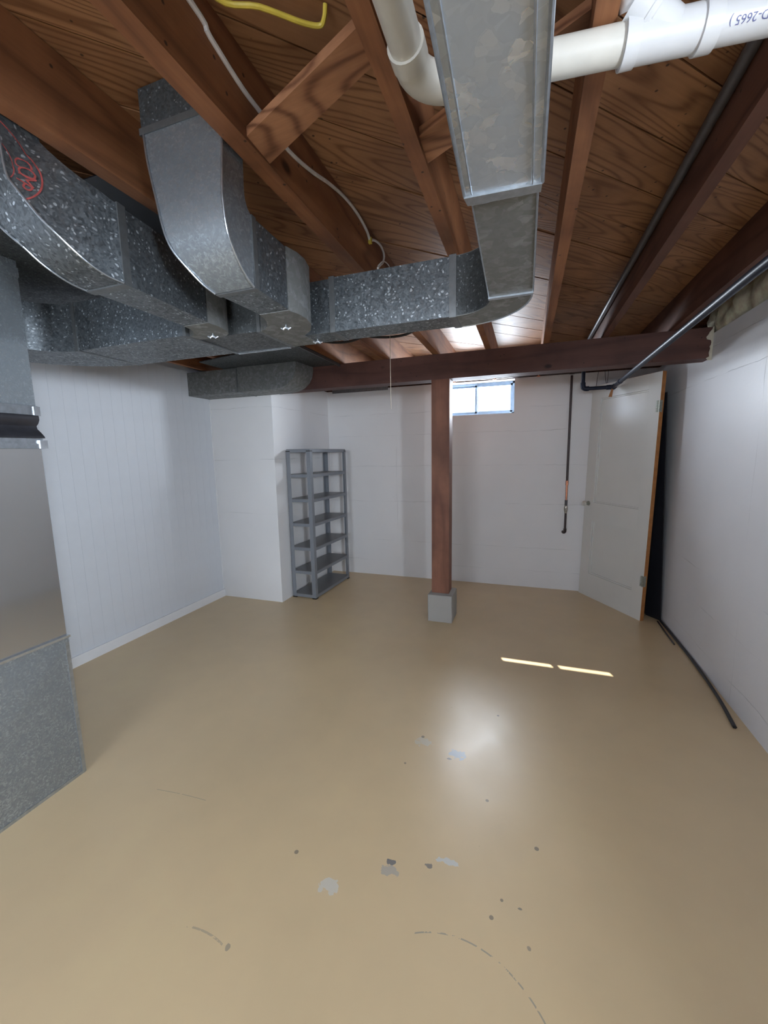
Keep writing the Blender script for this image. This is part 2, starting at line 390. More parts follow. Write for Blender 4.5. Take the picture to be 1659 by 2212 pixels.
# ceiling of diagonal planks
ceil = bpy.data.objects.new('ceiling', None); C.objects.link(ceil); ceil.location = (0, 0, ZC)
tag(ceil, 'pine subfloor planks laid diagonally across the joists', kind='structure')
s2_ = math.sqrt(2)
def clip(poly, a, b, c):
    out = []
    for i in range(len(poly)):
        p, q = poly[i], poly[(i + 1) % len(poly)]
        dp, dq = a * p[0] + b * p[1] - c, a * q[0] + b * q[1] - c
        if dp <= 0: out.append(p)
        if dp * dq < 0: u = dp / (dp - dq); out.append((p[0] + (q[0] - p[0]) * u, p[1] + (q[1] - p[1]) * u))
    return out
k0 = -3.144
for n in range(-20, 24):
    a, b = k0 + n * .264 + .0035, k0 + (n + 1) * .264 - .0035
    rect = [(XL - .1, YR), (XR + .25, YR), (XR + .25, YB + .25), (XL - .1, YB + .25)]
    p = clip(rect, 1, -1, b)
    if len(p) >= 3: p = clip(p, -1, 1, -a)
    if len(p) < 3: continue
    dz = random.uniform(0, .003)
    bm = prism(B(), p, ZC + dz, ZC + .02)
    mx = sum(q[0] for q in p) / len(p); my = sum(q[1] for q in p) / len(p)
    bm.transform(Matrix.Rotation(-PI / 4, 4, 'Z') @ Matrix.Translation((-mx, -my, -ZC)))
    bmesh.ops.recalc_face_normals(bm, faces=bm.faces)
    me = bpy.data.meshes.new('plank'); bm.to_mesh(me); bm.free(); me.materials.append(M['planks'])
    o = bpy.data.objects.new('plank', me); C.objects.link(o); o.parent = ceil; o.location = (mx, my, 0); o.rotation_euler = (0, 0, PI / 4)
tag(link('ceiling_backing', bx(XL - .15, XR + .3, YR - .2, YB + .3, ZC + .0225, ZC + .05), 'joist_shaded_dark', None), None, kind='structure').name = 'trim_5'
bpy.data.objects['trim_5']['label'] = 'dark underlay above the subfloor planks'

# ------------------------------------------------------------------ windows
def window(name, horiz, h, w, sash_split, label, ctr):
    r = bpy.data.objects.new(name, None); C.objects.link(r); r.location = ctr; tag(r, label, kind='structure')
    a, b, c, d = h
    def bb(u0, u1, w0, w1, z0, z1): return bx(u0, u1, w0, w1, z0, z1) if horiz == 'x' else bx(w0, w1, u0, u1, z0, z1)
    def bar(bm, *q): box(bm, *(q if horiz == 'x' else (q[2], q[3], q[0], q[1], q[4], q[5])))
    fr = B(); T = .022
    bar(fr, a, b, w, w + .05, d - T, d); bar(fr, a, b, w, w + .05, c, c + T); bar(fr, a, a + T, w, w + .05, c, d); bar(fr, b - T, b, w, w + .05, c, d)
    link('window_frame', fr, 'window_metal', r)
    mid = sash_split; S = .020
    for (u0, u1, dw) in ((a + T, mid + .015, .026), (mid - .015, b - T, .003)):
        sa = B()
        for q in ((u0, u1, d - T - S, d - T), (u0, u1, c + T, c + T + S), (u0, u0 + S, c + T, d - T), (u1 - S, u1, c + T, d - T)):
            bar(sa, q[0], q[1], w + dw, w + dw + .018, q[2], q[3])
        s_ = link('sash', sa, 'window_metal', r)
        gl_ = B(); bar(gl_, u0 + S * .5, u1 - S * .5, w + dw + .007, w + dw + .011, c + T + S * .5, d - T - S * .5)
        link('pane', gl_, 'glass', s_)
    return r
window('window_1', 'x', W1, YB + .12, -.53, 'small bright sliding window high in the back wall beside the post', (-.53, YB + .14, 1.845))
window('window_2', 'y', (-1.60, -.10, 1.32, 1.90), XR + .12, -.85, 'high window in the right wall behind the camera', (XR + .14, -.85, 1.32))
window('rear_fill_window', 'x', (-1.5, .4, 1.45, 1.95), YR - .12, -.55, 'added wide high window for fill light in the wall behind the camera', (-.55, YR - .1, 1.45))  # added opening for the rear fill light

# ------------------------------------------------------------------ beam, post, plinth, joists
tag(link('support_beam', bx(-2.262, XR - .0, 3.345, 3.49, 2.036, 2.230), 'beam', bevel=.004), 'dark brown wooden beam spanning the room under the joists', 'beam')
tag(link('wooden_post', bx(-.744, -.596, 3.345, 3.485, .2505, 2.0355), 'post', bevel=.004), 'brown square wooden post standing on a concrete plinth', 'post')
bm = B(); prism(bm, [(-.772, 3.308), (-.562, 3.308), (-.560, 3.55), (-.770, 3.55)], 0, .25)
bmesh.ops.subdivide_edges(bm, edges=bm.edges, cuts=3, use_grid_fill=True)
for v_ in bm.verts:
    v_.co.x += .005 * mnoise.noise(v_.co * 11); 
    v_.co.y += .005 * mnoise.noise(v_.co * 13 + Vector((5, 0, 0)))
    if v_.co.z > .24 and (abs(v_.co.x + .666) > .1 or abs(v_.co.y - 3.43) > .11): v_.co.z -= .010
link_p = link('concrete_plinth', bm, 'plinth', bevel=.004); tag(link_p, 'rough grey concrete block under the wooden post', 'plinth')
jl = {0: ('wood joist right of the near duct, crossed by the white drain pipe', .093, .134, 'joist'),
      1: ('joist coloured dark for shade, carrying the grey conduit, second from the right wall', .478, .519, 'joist_shaded_dark'),
      2: ('joist coloured dark for shade, nearest the right wall', .888, .929, 'joist_shaded_dark'),
      3: ('narrow joist left of the near duct, between the two diagonal braces', -.322, -.281, 'joist'),
      4: ('orange brown joist with the white cable stapled along its side', -.735, -.682, 'joist'),
      5: ('reddish joist above the red-stamped duct', -1.152, -1.105, 'joist'),
      6: ('joist hidden mostly behind the stamped duct', -1.575, -1.530, 'joist'),
      7: ('joist above the metal trunk duct elbow at left', -1.985, -1.944, 'joist'),
      8: ('leftmost joist beside the paneled wall', -2.40, -2.359, 'joist'),
      9: ('joist against the paneled wall behind the ducts', -2.82, -2.779, 'joist')}
for k, (lab, a, b, mt) in jl.items():
    tag(link('floor_joist', bx(a, b, YR + .01, YB + .19, ZJ, ZC - .0002), mt, loc=((a + b) / 2, 0, ZJ), bevel=.003), lab, 'joist', 'floor joists under the planks')
def brace(lab, p):
    bm = hexa(B(), [*p, *[(x, y_, z + .022) for x, y_, z in p]])
    return tag(link('diagonal_brace', bm, 'brace', bevel=.002), lab, 'brace', 'braces between joists')
brace('brown wooden brace fixed between the orange joist and the next joist', [(-.6815, .965, 2.240), (-.6815, 1.062, 2.236), (-.3225, .935, 2.275), (-.3225, .850, 2.275)])
brace('short wooden brace disappearing behind the near duct', [(-.2805, 1.125, 2.245), (-.2805, 1.222, 2.241), (.0925, 1.08, 2.285), (.0925, .99, 2.285)])

# ------------------------------------------------------------------ main trunk duct
Z0, Z1 = 1.93, 2.13
tr_ = empty('trunk_duct', (-1.45, 1.5, Z0), 'flecked galvanized trunk duct with stepped sections running across under the joists', 'duct')
cx_, cy_ = -1.90, 1.163
inn = [(p[0], p[1]) for p in arcpts((cx_, cy_), .182, 90, 180, 10)]
out = [(p[0], p[1]) for p in arcpts((cx_, cy_), .492, 90, 180, 12)]
link('elbow', prism(B(), inn + out[::-1], Z0, Z1), 'galv', tr_, smooth=True)
link('duct_section', bx(-1.90, -1.300, 1.345, 1.655, Z0, Z1), 'galv', tr_)
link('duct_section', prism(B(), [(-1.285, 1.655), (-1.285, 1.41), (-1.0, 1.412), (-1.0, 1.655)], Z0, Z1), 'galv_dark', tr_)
link('cleat', bx(-1.300, -1.285, 1.340, 1.658, Z0 - .004, Z1 + .004), 'cleat', tr_)
link('cleat', bx(-1.915, -1.895, 1.341, 1.659, Z0 - .003, Z1 + .003), 'cleat', tr_)
link('cleat', bx(-1.0, -.985, 1.405, 1.658, Z0 - .004, Z1 + .004), 'cleat', tr_)
link('cleat', bx(-1.285, -1.005, 1.655, 1.661, Z0 - .006, Z0 + .006), 'galv_bright', tr_)
# take-offs
def takeoff(pts, mat): return link('takeoff', prism(B(), pts, Z0 - .002, Z1 - .004), mat, tr_, smooth=True)
takeoff([(-1.205, 1.252), (-1.094, 1.252), (-1.088, 1.30), (-1.098, 1.35), (-1.12, 1.39), (-1.150, 1.4095), (-1.284, 1.4095), (-1.284, 1.36), (-1.25, 1.345), (-1.222, 1.315), (-1.209, 1.285)], 'galv_dull')
takeoff([(-.876, 1.252), (-.760, 1.252), (-.748, 1.30), (-.748, 1.35), (-.764, 1.41), (-.80, 1.47), (-.86, 1.527), (-.86, 1.655), (-.985, 1.655), (-.985, 1.41), (-.955, 1.395), (-.92, 1.36), (-.895, 1.32), (-.882, 1.285)], 'galv_dull')
def damper(x, y_, a, parent):
    o = link('wing_nut', tube(B(), [(x, y_, Z0 - .016), (x, y_, Z0 - .002)], .003, 8), 'galv_bright', parent)
    bm = B()
    for s in (-1, 1):
        c_, s_ = math.cos(a) * s, math.sin(a) * s
        tube(bm, [(x + c_ * .002, y_ + s_ * .002, Z0 - .010), (x + c_ * .010, y_ + s_ * .010, Z0 - .016), (x + c_ * .019, y_ + s_ * .019, Z0 - .012)], [.004, .006, .003], 8)
    link('wing', bm, 'galv_bright', o)
damper(-1.172, 1.362, .5, tr_); damper(-.852, 1.378, .2, tr_)

# right branch: straight run, horizontal elbow, long near run
rb = empty('crossover_duct', (-.5, 1.5, Z0), 'galvanized duct running right from the trunk to an elbow and then towards the camera', 'duct')
link('duct_collar', bx(-.859, -.745, 1.532, 1.653, Z0, Z1 - .003), 'galv', rb)
link('cleat', bx(-.745, -.722, 1.526, 1.656, Z0 - .003, Z1 + .003), 'cleat', rb)
link('duct_section', bx(-.722, -.275, 1.530, 1.655, Z0, Z1), 'galv', rb)
link('cleat', bx(-.275, -.250, 1.525, 1.660, Z0 - .004, Z1 + .004), 'cleat', rb)
inn = arcpts((-.25, 1.405), .125, 90, 0, 10); out = arcpts((-.25, 1.405), .252, 90, 0, 14)
link('elbow', prism(B(), inn + out[::-1], Z0 - .001, Z1 + .001), 'galv_dull', rb, smooth=True)
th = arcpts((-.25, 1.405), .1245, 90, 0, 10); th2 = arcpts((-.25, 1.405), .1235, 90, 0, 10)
link('elbow_throat', prism(B(), th + th2[::-1], Z0 + .002, Z1 - .002), 'galv_dark', rb, smooth=True)  # thin skin colours the dark reflection onto the elbow's inner face
edge = [(*p, Z0 - .001) for p in out]
link('seam_edge', tube(B(), edge, .003, 6), 'galv_edge', rb)
link('cleat', bx(-.128, .005, 1.392, 1.408, Z0 - .005, Z1 + .003), 'galv_edge', rb)
link('duct_section', hexa(B(), [(-.114, .865, Z0), (.004, .865, Z0), (.003, 1.392, Z0), (-.126, 1.392, Z0), (-.114, .865, Z1), (.004, .865, Z1), (.003, 1.392, Z1), (-.126, 1.392, Z1)]), 'galv_dull', rb)
link('seam_edge', tube(B(), [(.0055, .87, Z0), (.0045, 1.392, Z0)], .0025, 6), 'galv_edge', rb)
link('seam_edge', tube(B(), [(-.1145, .87, Z0), (-.126, 1.392, Z0)], .0018, 6), 'galv_edge', rb)
damper(-.835, 1.590, .5, rb)
link('duct_section', hexa(B(), [(-.074, -.9, Z0 - .006), (.008, -.9, Z0 - .006), (.009, .850, Z0 - .006), (-.121, .842, Z0 - .006), (-.074, -.9, Z1 - .01), (.008, -.9, Z1 - .01), (.009, .850, Z1 - .01), (-.121, .842, Z1 - .01)]), 'galv_big', rb)
link('seam_edge', tube(B(), [(.0125, .850, Z0 - .006), (.011, -.9, Z0 - .006)], .0035, 8), 'galv_edge', rb)
link('seam_edge', tube(B(), [(-.004, .845, Z0 - .008), (-.006, -.9, Z0 - .008)], .0018, 6), 'galv_edge', rb)
link('seam_edge', tube(B(), [(-.1235, .842, Z0 - .006), (-.077, -.9, Z0 - .006)], .0032, 8), 'galv_edge', rb)
link('seam_edge', tube(B(), [(-.110, .838, Z0 - .008), (-.064, -.9, Z0 - .008)], .0015, 6), 'galv_edge', rb)
bm = hexa(B(), [(-.125, .842, Z0 - .010), (.0125, .848, Z0 - .010), (.011, .872, Z0 - .010), (-.121, .868, Z0 - .010), (-.125, .842, Z0 - .004), (.0125, .848, Z0 - .004), (.011, .872, Z0 - .002), (-.121, .868, Z0 - .002)])
link('cleat', bm, 'galv_edge', rb, bevel=.0015)
bm = B()
n_ = 26; a_ = []; b_ = []
for i in range(n_ + 1):
    x = -.115 + (.006 + .115) * i / n_
    a_.append(bm.verts.new((x, .868, Z0 - .0035))); b_.append(bm.verts.new((x, .886 + .004 * mnoise.noise(Vector((x * 60, 3, 1))), Z0 - .0015)))
for i in range(n_): bm.faces.new((a_[i], a_[i + 1], b_[i + 1], b_[i]))
bmesh.ops.solidify(bm, geom=bm.faces, thickness=.0006)
link('sealant_tape', bm, 'galv_bright', rb)

# branch duct with vertical elbow boot (centre)
def ring(xl, xr, oy, oz, iy, iz): return [(xl, oy, oz), (xr, oy, oz), (xr, iy, iz), (xl, iy, iz)]
bb_ = empty('boot_duct', (-.82, 1.15, Z0), 'flecked galvanized branch duct curving up between the orange and reddish joists', 'duct')
link('duct_section', loft(B(), [ring(-.876, -.760, 1.247, Z0, 1.247, 2.122), ring(-.886, -.750, 1.060, Z0, 1.060, 2.119)]), 'galv', bb_)
link('cleat', loft(B(), [ring(-.889, -.748, 1.078, Z0 - .003, 1.078, 2.122), ring(-.889, -.747, 1.058, Z0 - .003, 1.058, 2.122)]), 'cleat', bb_, bevel=.001)
ES = [(-.886, -.750, 1.055, 1.930, 1.061, 2.118), (-.900, -.750, 1.022, 1.947, 1.056, 2.121), (-.915, -.750, .990, 1.975, 1.045, 2.130), (-.935, -.749, .961, 2.012, 1.036, 2.144), (-.945, -.748, .948, 2.045, 1.032, 2.158),
      (-.952, -.747, .942, 2.085, 1.030, 2.178), (-.958, -.746, .940, 2.127, 1.030, 2.20), (-.975, -.745, .945, 2.190, 1.030, 2.235), (-.990, -.744, .950, 2.250, 1.030, 2.27), (-1.0, -.744, .955, 2.315, 1.031, 2.325)]
link('elbow', loft(B(), [ring(*e) for e in ES]), 'galv_fine', bb_, smooth=True)
link('seam_edge', tube(B(), [(e[1] + .001, e[2] - .002, e[3] - .001) for e in ES], .0032, 8, smooth=3), 'galv_edge', bb_)
link('seam_edge', tube(B(), [(e[0] - .001, e[2] - .002, e[3] - .001) for e in ES], .0028, 8, smooth=3), 'galv_edge', bb_)
link('floor_boot', bx(-1.012, -.744, .958, 1.040, 2.330, ZC - .001), 'galv_dark', bb_)
link('cleat', bx(-1.014, -.742, .952, 1.044, 2.314, 2.331), 'cleat', bb_)

# stamped branch duct (left)
ab = empty('stamped_duct', (-1.15, 1.1, Z0), 'galvanized branch duct with a red round ink stamp, curving up at the far left', 'duct')
link('duct_section', loft(B(), [ring(-1.205, -1.094, 1.247, Z0, 1.247, 2.126), ring(-1.205, -1.064, .905, Z0, .905, 2.130)]), 'galv', ab)
AS = [(-1.205, -1.061, .900, 1.930, .900, 2.130), (-1.205, -1.068, .858, 1.934, .886, 2.136), (-1.207, -1.072, .822, 1.945, .868, 2.143), (-1.215, -1.080, .790, 1.964, .850, 2.150), (-1.225, -1.092, .762, 1.990, .832, 2.160),
      (-1.245, -1.108, .738, 2.018, .815, 2.175), (-1.265, -1.125, .722, 2.050, .802, 2.192), (-1.285, -1.142, .710, 2.080, .792, 2.21), (-1.31, -1.158, .703, 2.112, .786, 2.228), (-1.345, -1.160, .700, 2.19, .783, 2.262), (-1.38, -1.160, .700, 2.29, .783, 2.31), (-1.40, -1.160, .700, 2.425, .783, 2.426)]
link('elbow', loft(B(), [ring(*e) for e in AS]), 'galv', ab, smooth=True)
link('cleat', loft(B(), [ring(-1.208, -1.061, .925, Z0 - .004, .925, 2.134), ring(-1.208, -1.058, .899, Z0 - .004, .899, 2.134)]), 'cleat', ab, bevel=.001)
link('seam_edge', tube(B(), [(e[1] + .001, e[2] - .002, e[3] - .001) for e in AS[:10]], .0030, 8, smooth=3), 'galv_edge', ab)
link('seam_edge', tube(B(), [(e[0] - .001, e[2] - .002, e[3] - .001) for e in AS[:10]], .0026, 8, smooth=3), 'galv_edge', ab)
STAMP_PARENT = ab

# plenum, furnace
FX = -1.915; PY0, PY1 = .45, 1.153
def crossbreak(bm, y0, y1, z0, z1, x0, x1, bulge):
    a = [bm.verts.new(p) for p in ((x1, y0, z0), (x1, y1, z0), (x1, y1, z1), (x1, y0, z1))]
    b = [bm.verts.new(p) for p in ((x0, y0, z0), (x0, y1, z0), (x0, y1, z1), (x0, y0, z1))]
    c = bm.verts.new((x1 + bulge, (y0 + y1) / 2, (z0 + z1) / 2))
    for i in range(4): bm.faces.new((a[i], a[(i + 1) % 4], c)); bm.faces.new((b[i], a[i], a[(i + 1) % 4], b[(i + 1) % 4]))
    bm.faces.new(b[::-1]); return bm
pl = empty('plenum', (-2.2, .8, 1.5), 'galvanized supply plenum with a black flexible connector, standing on the furnace cabinet', 'plenum')
link('plenum_box', crossbreak(B(), PY0, PY1, 1.672, 2.226, -2.52, FX, .010), 'galv_fine', pl)
link('top_collar', bx(-2.525, FX + .004, PY0, PY1 + .002, 2.165, 2.20), 'galv_fine', pl, bevel=.001)
link('upper_flange', bx(-2.524, FX + .006, PY0, PY1 + .004, 1.634, 1.671), 'galv_edge', pl, bevel=.003)
link('corner_clip', bx(FX - .022, FX + .011, PY1 - .014, PY1 + .009, 1.632, 1.668), 'galv_bright', pl, bevel=.005)
bm = B(); secs = []
for z, o_ in ((1.633, .006), (1.628, .008), (1.615, .008), (1.600, .002), (1.590, -.006), (1.578, -.004), (1.562, .010), (1.548, .020), (1.541, .022)):
    secs.append([(-2.52 - o_, PY0, z), (FX + o_, PY0, z), (FX + o_, (PY0 + PY1) / 2, z), (FX + o_ * 1.1, PY1 - .10, z), (FX + o_, PY1 - .03, z), (FX + o_ * .6, PY1 + o_ * .6, z), (-2.52 - o_, PY1 + o_ * .6, z)])
for s in secs: s[3] = (s[3][0] + .004 * math.sin(s[3][2] * 90), s[3][1], s[3][2])
link('flexible_connector', loft(bm, secs), 'canvas', pl, smooth=True)
link('lower_flange', bx(-2.526, FX + .008, PY0, PY1 + .006, 1.518, 1.540), 'galv_edge', pl, bevel=.002)
link('lower_cleat', bx(-2.528, FX + .014, PY0, PY1 + .010, 1.4985, 1.518), 'galv_edge', pl, bevel=.004)
link('corner_clip', bx(FX - .026, FX + .019, PY1 - .012, PY1 + .016, 1.4985, 1.532), 'galv_bright', pl, bevel=.006)
fu = empty('furnace_cabinet', (-2.2, .8, .645), 'smooth grey furnace cabinet between the plenum and the galvanized base', 'furnace')
link('cabinet_body', bx(-2.52, FX, PY0, PY1, .6785, 1.4980), 'cabinet', fu, bevel=.003)
rbx = empty('air_return_box', (-2.2, .8, 0), 'galvanized return air base box with a diagonal crease, on the floor at left', 'duct box')
link('base_box', crossbreak(B(), PY0, PY1, .004, .645, -2.52, FX, .014), 'galv_fine', rbx)
link('corner_seam', bx(FX - .010, FX + .004, PY1 - .012, PY1 + .004, .003, .645), 'galv_edge', rbx, bevel=.0015)
link('bottom_hem', bx(FX, FX + .003, PY0, PY1, 0.0, .014), 'galv_edge', rbx)
link('ledge', bx(-2.525, FX + .006, PY0, PY1 + .004, .6455, .668), 'galv_fine', rbx, bevel=.001)
link('ledge_lip', bx(-2.53, FX + .014, PY0, PY1 + .007, .668, .678), 'galv_bright', rbx, bevel=.003)

# sheet metal panning under joists, far return duct
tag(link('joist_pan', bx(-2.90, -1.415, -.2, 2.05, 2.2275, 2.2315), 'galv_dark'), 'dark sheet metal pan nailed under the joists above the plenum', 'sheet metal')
tag(link('bay_shade_sheet', bx(-1.528, -1.154, .93, 2.05, 2.236, 2.239), 'black'), 'added black sheet making the shade of the open joist bay behind the stamped duct', 'shade sheet')  # black sheet added for the unlit depth of the open bay
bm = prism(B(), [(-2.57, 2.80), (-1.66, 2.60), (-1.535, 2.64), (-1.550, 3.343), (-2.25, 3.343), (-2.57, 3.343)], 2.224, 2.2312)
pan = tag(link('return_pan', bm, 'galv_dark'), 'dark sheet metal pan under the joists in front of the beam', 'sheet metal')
link('flange', hexa(B(), [(-1.545, 2.64, 2.208), (-1.530, 2.64, 2.206), (-1.545, 3.34, 2.206), (-1.560, 3.34, 2.208), (-1.545, 2.64, 2.2235), (-1.530, 2.64, 2.2235), (-1.545, 3.34, 2.2235), (-1.560, 3.34, 2.2235)]), 'cleat', pan)
rd = empty('return_duct', (-2.4, 3.2, 2.012), 'short grey duct with a rounded elbow end from the paneled wall to the beam', 'duct')
link('duct_section', bx(XL + .001, -2.43, 3.072, 3.338, 2.012, 2.218), 'galv_dull', rd)
link('cleat', bx(-2.43, -2.415, 3.068, 3.342, 2.009, 2.221), 'cleat', rd)
cp = [(-2.415, 2.012), (-2.06, 2.013), (-1.98, 2.022), (-1.915, 2.045), (-1.865, 2.085), (-1.838, 2.13), (-1.826, 2.18), (-1.825, 2.2225), (-2.415, 2.2225)]
bm = B(); f_ = [bm.verts.new((x, 3.072, z)) for x, z in cp]; r_ = [bm.verts.new((x + (.0 if i in (0, 8) else .015), 3.338, z)) for i, (x, z) in enumerate(cp)]
bm.faces.new(f_); bm.faces.new(r_[::-1])
for i in range(len(cp)): bm.faces.new((f_[i], r_[i], r_[(i + 1) % 9], f_[(i + 1) % 9]))
link('elbow', bm, 'galv_dull', rd, smooth=True)

# ------------------------------------------------------------------ white drain pipe
pv = empty('drain_pipe', (.2, .98, 2.17), 'white plastic drain pipe with an elbow and a wye, passing over the near duct', 'pipe')
PZ = 2.199
d_ = Vector((.9936, .113, 0)); P0 = Vector((.056, .968, PZ))
def al(x): return P0 + d_ * ((x - .056) / d_.x)
link('pipe', tube(B(), [al(-.150), al(.150)], .0305, 24), 'pvc_old', pv, smooth=True)
el = [(-.233, .835, PZ), (-.233, .872, PZ)] + [(-.158 + .075 * math.cos(math.radians(a)), .874 + .070 * math.sin(math.radians(a)), PZ) for a in range(180, 89, -10)] + [tuple(al(-.145))]
link('elbow', tube(B(), el, .0335, 24), 'pvc_old', pv, smooth=True)
link('elbow_hub', tube(B(), [(-.233, .832, PZ), (-.233, .868, PZ)], .0355, 24), 'pvc_old', pv, smooth=True)
link('elbow_hub', tube(B(), [al(-.162), al(-.108)], .0362, 24), 'pvc_old', pv, smooth=True)
link('pipe', tube(B(), [(-.233, .84, PZ), (-.236, -.9, PZ)], .0305, 24), 'pvc_old', pv, smooth=True)
wy = link('wye_fitting', tube(B(), [al(.150), al(.290)], .0335, 24), 'pvc', pv, smooth=True)
for a, b in ((.146, .170), (.270, .297)):
    link('hub_rim', tube(B(), [al(a), al(b)], [.0375, .0365], 24), 'pvc', wy, smooth=True)
br = al(.228); bd = Vector((-.75, -.28, .55)).normalized()
link('wye_branch', tube(B(), [br, br + bd * .085], .0335, 24), 'pvc', wy, smooth=True)
link('hub_rim', tube(B(), [br + bd * .046, br + bd * .088], .0375, 24), 'pvc', wy, smooth=True)
link('hub_rim', tube(B(), [br + bd * .051, br + bd * .056], .0392, 24), 'pvc', wy, smooth=True)
link('pipe', tube(B(), [br + bd * .080, br + bd * .090 + Vector((.004, -.01, .01)), br + bd * .090 + Vector((.010, -.06, .035)), br + bd * .090 + Vector((.012, -1.2, .045))], .0305, 24), 'pvc', pv, smooth=True)
link('pipe', tube(B(), [al(.290), al(1.12)], .0305, 24), 'pvc', pv, smooth=True)
# printed text wrapped on the pipe
def text_mesh(body, size):
    cu = bpy.data.curves.new('txt', 'FONT'); cu.body = body; cu.size = size; cu.align_x = 'LEFT'; cu.resolution_u = 3
    o = bpy.data.objects.new('txt', cu); C.objects.link(o); bpy.context.view_layer.update()
    me = bpy.data.meshes.new_from_object(o.evaluated_get(bpy.context.evaluated_depsgraph_get())); bpy.data.objects.remove(o)
    bm = B(); bm.from_mesh(me); bpy.data.meshes.remove(me); return bm
bm = text_mesh('ASTM D-2665 )', .0165)
W_ = max(v.co.x for v in bm.verts)
side = Vector((d_.y, -d_.x, 0))     # points to -y (towards the camera)
a0 = math.radians(-28)
for v_ in bm.verts:
    u, h = v_.co.x, v_.co.y
    ang = a0 - h / .0308          # larger h -> further round towards the bottom
    p = al(.312) + d_ * (W_ * .96 - u)
    v_.co = p + (side * math.cos(ang) + Vector((0, 0, 1)) * math.sin(ang)) * .0309
link('printed_text', bm, 'blue_ink', pv)

# ------------------------------------------------------------------ dark pipes
gp = empty('gas_pipe', (.68, 2.5, 2.0), 'long black iron pipe running under the beam along the right wall', 'pipe')
link('pipe', tube(B(), [(.664, -2.2, 1.998), (.668, 1.7, 2.0), (.690, 3.0, 2.0), (.711, 4.17, 2.0)], .0165, 18), 'black_iron', gp, smooth=True)
link('coupling', tube(B(), [(.704, 3.86, 2.0), (.705, 3.90, 2.0)], .0195, 18), 'black_iron', gp, smooth=True)
link('tee', tube(B(), [(.711, 4.15, 2.0), (.712, 4.21, 2.0)], .023, 18), 'black_iron', gp, smooth=True)
link('tee', tube(B(), [(.700, 4.19, 2.0), (.655, 4.19, 2.0)], .021, 18), 'black_iron', gp, smooth=True)
link('pipe', tube(B(), [(.66, 4.19, 2.0), (.50, 4.19, 2.0)], .0165, 18), 'black_iron', gp, smooth=True)
link('elbow', tube(B(), [(.515, 4.19, 2.0), (.49, 4.19, 2.0), (.472, 4.19, 2.010), (.465, 4.19, 2.03), (.465, 4.19, 2.055)], .022, 18, smooth=3), 'black_iron', gp, smooth=True)
link('pipe', tube(B(), [(.465, 4.19, 2.05), (.465, 4.19, 2.228)], .0165, 18), 'black_iron', gp, smooth=True)
tag(link('wooden_shim', hexa(B(), [(.672, 4.165, 1.915), (.700, 4.165, 1.912), (.700, 4.172, 1.912), (.672, 4.172, 1.915), (.694, 4.165, 1.985), (.708, 4.165, 1.985), (.708, 4.172, 1.985), (.694, 4.172, 1.985)]), 'door_edge', None), 'small orange wooden shim hanging under the end of the black pipe', 'shim')
wp = empty('water_pipe', (.393, 4.46, .61), 'thin dark vertical pipe with a copper end section on the back wall', 'pipe')
link('pipe', tube(B(), [(.393, 4.462, 2.17), (.393, 4.462, 1.14)], .011, 14), 'brown_pipe', wp, smooth=True)
link('copper_coupling', tube(B(), [(.393, 4.462, 1.15), (.393, 4.462, 1.105)], .013, 14), 'copper', wp, smooth=True)
link('copper_pipe', tube(B(), [(.393, 4.462, 1.12), (.393, 4.462, .93)], .0095, 14), 'copper', wp, smooth=True)
link('threaded_sleeve', tube(B(), [(.393, 4.462, .955), (.393, 4.462, .895)], .013, 14), 'conduit', wp, smooth=True)
vv = link('shutoff_valve', tube(B(), [(.393, 4.462, .90), (.393, 4.462, .885), (.393, 4.462, .865), (.393, 4.462, .845), (.393, 4.462, .82)], [.012, .017, .019, .016, .012], 14), 'valve', wp, smooth=True)
link('valve_handle', tube(B(), [(.393, 4.45, .87), (.398, 4.43, .868)], [.008, .014], 12), 'valve', vv, smooth=True)
link('copper_pipe', tube(B(), [(.393, 4.462, .825), (.393, 4.462, .64)], .0105, 14), 'brown_pipe', wp, smooth=True)
link('wall_elbow', tube(B(), [(.393, 4.462, .66), (.393, 4.462, .635), (.388, 4.465, .622), (.380, 4.48, .620), (.378, 4.4995, .620)], .015, 14, smooth=2), 'brown_pipe', wp, smooth=True)
hp = empty('supply_pipe', (-.2, 4.44, 2.19), 'dark horizontal pipe above the small window at the top of the back wall', 'pipe')
link('pipe', tube(B(), [(-1.35, 4.455, 2.214), (-.2, 4.455, 2.204), (.47, 4.455, 2.198)], .015, 14), 'brown_pipe', hp, smooth=True)
link('tee', tube(B(), [(.37, 4.455, 2.199), (.416, 4.455, 2.199)], .019, 14), 'brown_pipe', hp, smooth=True)
for x in (-.93, -.745, -.33, .09):
    bm = tube(B(), [(x, 4.455, 2.2335), (x, 4.432, 2.215), (x, 4.434, 2.195), (x, 4.455, 2.186), (x, 4.476, 2.195), (x, 4.478, 2.215), (x, 4.455, 2.2335)], .004, 6)
    bm2 = bx(x - .016, x + .016, 4.434, 4.476, 2.180, 2.186); me_ = bpy.data.meshes.new('q'); bm2.to_mesh(me_); bm2.free(); bm.from_mesh(me_)
    link('pipe_strap', bm, 'copper', hp)
tag(link('conduit', tube(B(), [(.458, -2.5, 2.352), (.458, 4.4, 2.352)], .015, 14), 'conduit', smooth=True), 'grey conduit fixed along the left side of the shade-darkened joist', 'conduit')
cb = empty('cross_cable', (-1.0, 2.6, 2.2), 'black cable sagging across below the joists behind the crossover duct', 'cable')
for pts in ([(-1.56, 2.42, 2.225), (-1.39, 2.50, 2.21), (-1.25, 2.60, 2.198), (-1.13, 2.63, 2.202), (-1.03, 2.62, 2.222)], [(-1.02, 2.60, 2.224), (-.97, 2.60, 2.205), (-.86, 2.62, 2.196), (-.75, 2.62, 2.200), (-.66, 2.60, 2.222)]):
    link('cable_run', tube(B(), pts, .008, 8, smooth=5), 'black_cable', cb, smooth=True)

